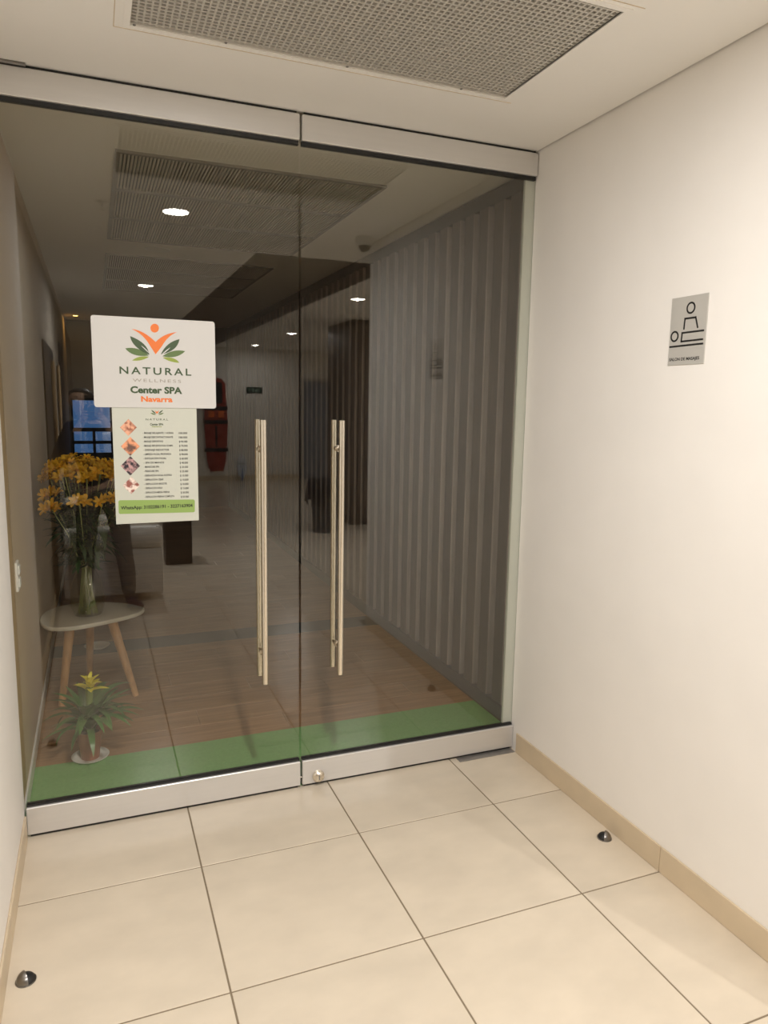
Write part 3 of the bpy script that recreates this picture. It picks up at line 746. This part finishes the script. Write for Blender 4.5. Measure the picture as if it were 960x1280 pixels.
# glass doorway with slim pulls in the corridor's left wall
brass = M('brushed_brass', (.72,.52,.30), .4, metal=.3)
d4 = empty('door_4', (XL-.04, -4.1, 0)); struct(d4, 'dark doorway with two slim pulls in the corridor side wall')
MB().box(0, .012, -.75, .75, 0, 2.1).build('leaf', black, d4)
for y in (-.42, .55):
    MB().tube([(.06, y, 1.05), (.06, y, 1.95)], .016, 10).build('pull_handle', brass, d4, True)
    for z in (1.15, 1.85): MB().tube([(.01, y, z), (.06, y, z)], .007, 8).build('standoff', steel, d4, True)
d5 = empty('door_5', (XL-.04, -7.0, 0)); struct(d5); MB().box(0, .012, -.6, .6, 0, 2.3).build('leaf', black, d5)
# small ceiling fittings
dm = empty('dome_camera', (1.70, -1.86, H)); tag(dm, 'small white dome security camera on the ceiling at the wall corner', 'camera')
MB().lathe([(0,-.001),(.062,-.001),(.062,-.035),(.050,-.055),(0,-.055)], 24).build('housing', white_plastic, dm, True)
MB().lathe([(.040,-.054),(.034,-.080),(.018,-.094),(0,-.098)], 20).build('dome', black, dm, True)
sp = empty('sprinkler', (.07, -1.66, H)); tag(sp, 'small ceiling sprinkler head beside the corridor downlight', 'sprinkler')
MB().lathe([(0,0),(.035,0),(.035,-.004),(.012,-.008),(.009,-.03),(0,-.03)], 20).build('rosette', chrome, sp, True); MB().lathe([(0,-.045),(.018,-.046),(.018,-.048),(0,-.049)], 16).build('deflector', chrome, sp, True); MB().tube([(0,0,-.029),(0,0,-.046)], .004, 8).build('stem', chrome, sp, True)
sm_ = empty('smoke_detector', (-.22, -5.6, H)); tag(sm_, 'round white smoke detector on the corridor ceiling by the side wall', 'detector')
MB().lathe([(0,0),(.05,0),(.05,-.02),(.038,-.04),(0,-.042)], 24).build('housing', white_plastic, sm_, True); MB().lathe([(0,-.0415),(.018,-.0425),(.016,-.05),(0,-.051)], 16).build('sensor_cap', lens_off, sm_, True)

# ------------------------------------------------------------------ the photographer
pe = empty('person', (0, -3.13, 0)); tag(pe, 'person in dark jacket and taupe trousers photographing the doors with a phone', 'person')
skin = M('skin', (.55,.36,.26), .5); jacket_m = M('dark_jacket_cloth', (.018,.017,.018), .85, scale=80, amount=.2); trouser_m = M('taupe_trousers', (.17,.145,.115), .85, scale=60, amount=.1)
hair_m = M('dark_brown_hair', (.016,.011,.008), .5, scale=30, amount=.4, stretch=(6,6,.4)); shoe_m = M('dark_purple_shoe', (.05,.025,.05), .5)
OFF = Vector((0, -3.13, 0))
def skinmesh(name, mat, verts, edges, radii, roots, parent, sub=2):
    me = bpy.data.meshes.new(name); me.from_pydata([Vector(v)-OFF for v in verts], edges, []); me.materials.append(mat)
    o = link(name, me, parent)
    o.modifiers.new('skin', 'SKIN'); 
    lay = me.skin_vertices[0].data if me.skin_vertices else None
    if lay is None:
        bm = bmesh.new(); bm.from_mesh(me); bm.verts.layers.skin.verify(); bm.to_mesh(me); bm.free(); lay = me.skin_vertices[0].data
    for i, r in enumerate(radii):
        lay[i].radius = r if isinstance(r, tuple) else (r, r); lay[i].use_root = i in roots
    o.modifiers['skin'].use_smooth_shade = True
    sb_ = o.modifiers.new('sub', 'SUBSURF'); sb_.levels = sub; sb_.render_levels = sub
    dg = bpy.context.evaluated_depsgraph_get(); me2 = bpy.data.meshes.new_from_object(o.evaluated_get(dg)); o.modifiers.clear(); o.data = me2; me2.name = name
    if not me2.materials: me2.materials.append(mat)
    return o
V, E_, Rr = [], [], []
def nv(p, r, link_to=None):
    V.append(p); Rr.append(r)
    if link_to is not None: E_.append((link_to, len(V)-1))
    return len(V)-1
def limb(start, pts, scale=1.0, add=0.0):
    i = start
    for p, r in pts:
        i = nv(p, ((r[0]*scale+add, r[1]*scale+add) if isinstance(r, tuple) else r*scale+add), i)
    return i
hipc = (0.015,-3.17,.93)
legL = [((.115,-3.165,.88),.085), ((.155,-3.12,.50),.058), ((.185,-3.16,.28),.052), ((.19,-3.15,.085),.040)]
legR = [((-.085,-3.175,.88),.085), ((-.115,-3.14,.50),.058), ((-.13,-3.18,.28),.052), ((-.135,-3.17,.085),.040)]
torso = [((0.0,-3.185,1.06),(.135,.095)), ((-.02,-3.18,1.22),(.145,.10)), ((-.035,-3.185,1.38),(.15,.095))]
armL = [((.115,-3.17,1.43),.058), ((.20,-3.10,1.23),.046), ((.215,-3.03,1.15),.042), ((.09,-2.955,1.43),.030), ((.055,-2.925,1.50),.027)]
armR = [((-.185,-3.17,1.43),.058), ((-.27,-3.10,1.23),.046), ((-.28,-3.03,1.15),.042), ((-.14,-2.955,1.42),.030), ((-.10,-2.925,1.49),.027)]
root = nv(hipc, (.135,.10)); limb(root, legL); limb(root, legR)
for p, r in torso: root2 = nv(p, r, len(V)-1 if p is not torso[0][0] else root)
ch = len(V)-1
neck = limb(ch, [((-.06,-3.17,1.475),.055), ((-.085,-3.155,1.535),.052)])
jaw = nv((-.10,-3.125,1.575), (.062,.066), neck); hd = nv((-.105,-3.130,1.655), (.080,.094), jaw); tp = nv((-.105,-3.135,1.715), (.070,.084), hd)
wl = limb(ch, armL); wr = limb(ch, armR)
pl = nv((.035,-2.905,1.535), (.034,.018), wl); pr_ = nv((-.085,-2.905,1.53), (.034,.018), wr)
roots = {0}
for sx, base in ((1, (.035,-2.905,1.535)), (-1, (-.085,-2.905,1.53))):
    for q, (dz, ln) in enumerate(((.030,.055), (.010,.064), (-.010,.060), (-.028,.046))):
        b0 = Vector(base)+Vector((sx*.012, .004, dz)); i = nv(tuple(b0), .0085); roots.add(i)
        i = nv(tuple(b0+Vector((-sx*.010, .024, .002))), .008, i); i = nv(tuple(b0+Vector((-sx*ln*.65, .034, .003))), .0072, i)
    b0 = Vector(base)+Vector((sx*.004, -.012, .026)); i = nv(tuple(b0), .010); roots.add(i); i = nv(tuple(b0+Vector((-sx*.010,-.012,.024))), .009, i); i = nv(tuple(b0+Vector((-sx*.022,-.010,.040))), .008, i)
skinmesh('body', skin, V, E_, Rr, roots, pe)
def garment(name, mat, chains, rootr, parent):
    global V, E_, Rr
    V, E_, Rr = [], [], []
    r0 = nv(rootr[0], rootr[1]); 
    for c in chains: limb(r0, c)
    return skinmesh(name, mat, V, E_, Rr, {0}, parent)
def grow(c, a): return [(p, ((r[0]+a, r[1]+a) if isinstance(r, tuple) else r+a)) for p, r in c]
garment('trousers', trouser_m, [grow(legL, .016), grow(legR, .016), [((0.0,-3.18,1.02),(.15,.11))]], (hipc, (.152,.118)), pe)
V, E_, Rr = [], [], []
r0 = nv((.01,-3.175,.96), (.168,.135)); 
prev = r0
for p, r in grow(torso, .022): prev = nv(p, r, prev)
limb(prev, [((-.055,-3.175,1.455),.078)]); limb(prev, grow(armL[:-1], .014)); limb(prev, grow(armR[:-1], .014))
skinmesh('jacket', jacket_m, V, E_, Rr, {0}, pe)
V, E_, Rr = [], [], []
r0 = nv((-.105,-3.165,1.60), (.082,.055)); a = nv((-.105,-3.155,1.68), (.098,.092), r0); nv((-.105,-3.145,1.735), (.080,.088), a); nv((-.10,-3.195,1.50), (.090,.045), r0)
skinmesh('hair', hair_m, V, E_, Rr, {0}, pe)
for s_, (x, y) in ((1, (.20,-3.10)), (-1, (-.14,-3.12))):
    mb = MB(); rows = []
    o = empty  # noqa
    V, E_, Rr = [], [], []
    hx_, hy_ = (.19,-3.165) if s_ > 0 else (-.135,-3.185); tx, ty = (.275,-3.0) if s_ > 0 else (-.165,-2.99)
    r0 = nv((hx_, hy_, .045), (.040,.044)); b = nv(((hx_*.5+tx*.5), (hy_*.5+ty*.5), .040), (.043,.038), r0); nv((tx, ty, .030), (.034,.026), b); nv((hx_, hy_+.01, .09), (.044,.040), r0)
    sh = skinmesh('shoe', shoe_m, V, E_, Rr, {0}, pe)
for x in (-.137, -.073):
    MB().lathe([(0,-.011),(.008,-.008),(.011,0),(.008,.008),(0,.011)], 12, (x, -3.036+3.13, 1.645)).build('eye', white_plastic, pe, True)
    MB().box(x-.017, x+.017, .090, .101, 1.664, 1.670, .002).build('eyebrow', hair_m, pe)
    MB().lathe([(0,-.022),(.010,-.014),(.014,0),(.010,.016),(0,.022)], 12, (-.105+(x+.105)*2.65, -3.14+3.13, 1.635)).build('ear', skin, pe, True)
MB().tube([(-.105,.090,1.655), (-.105,.108,1.625), (-.105,.112,1.612), (-.105,.095,1.604)], [.007,.010,.012,.007], 10).build('nose', skin, pe, True)
MB().tube([(-.130,.082,1.575), (-.105,.092,1.573), (-.080,.082,1.575)], [.003,.007,.003], 8).build('mouth', M('lips', (.36,.14,.12), .45), pe, True)
# phone, its lens at the camera
ph = empty('phone'); pm = Matrix((CR, CU, -CF)).transposed().to_4x4(); pm.translation = CAM - CF*.006; ph.matrix_world = pm
tag(ph, 'black smartphone held upright in both hands by the photographer', 'phone')
MB().box(-.052, .023, -.138, .022, .004, .012, .003, 2).build('case', black, ph); MB().box(-.049, .020, -.134, .018, .0118, .0126, .0).build('screen', M('phone_screen', (.02,.02,.022), .1), ph)
for y in (.0, -.022, -.044): MB().lathe([(.009,.0),(.009,.0042),(0,.0042)], 20, (0, y, 0)).build('lens_ring', steel_dark, ph, True)
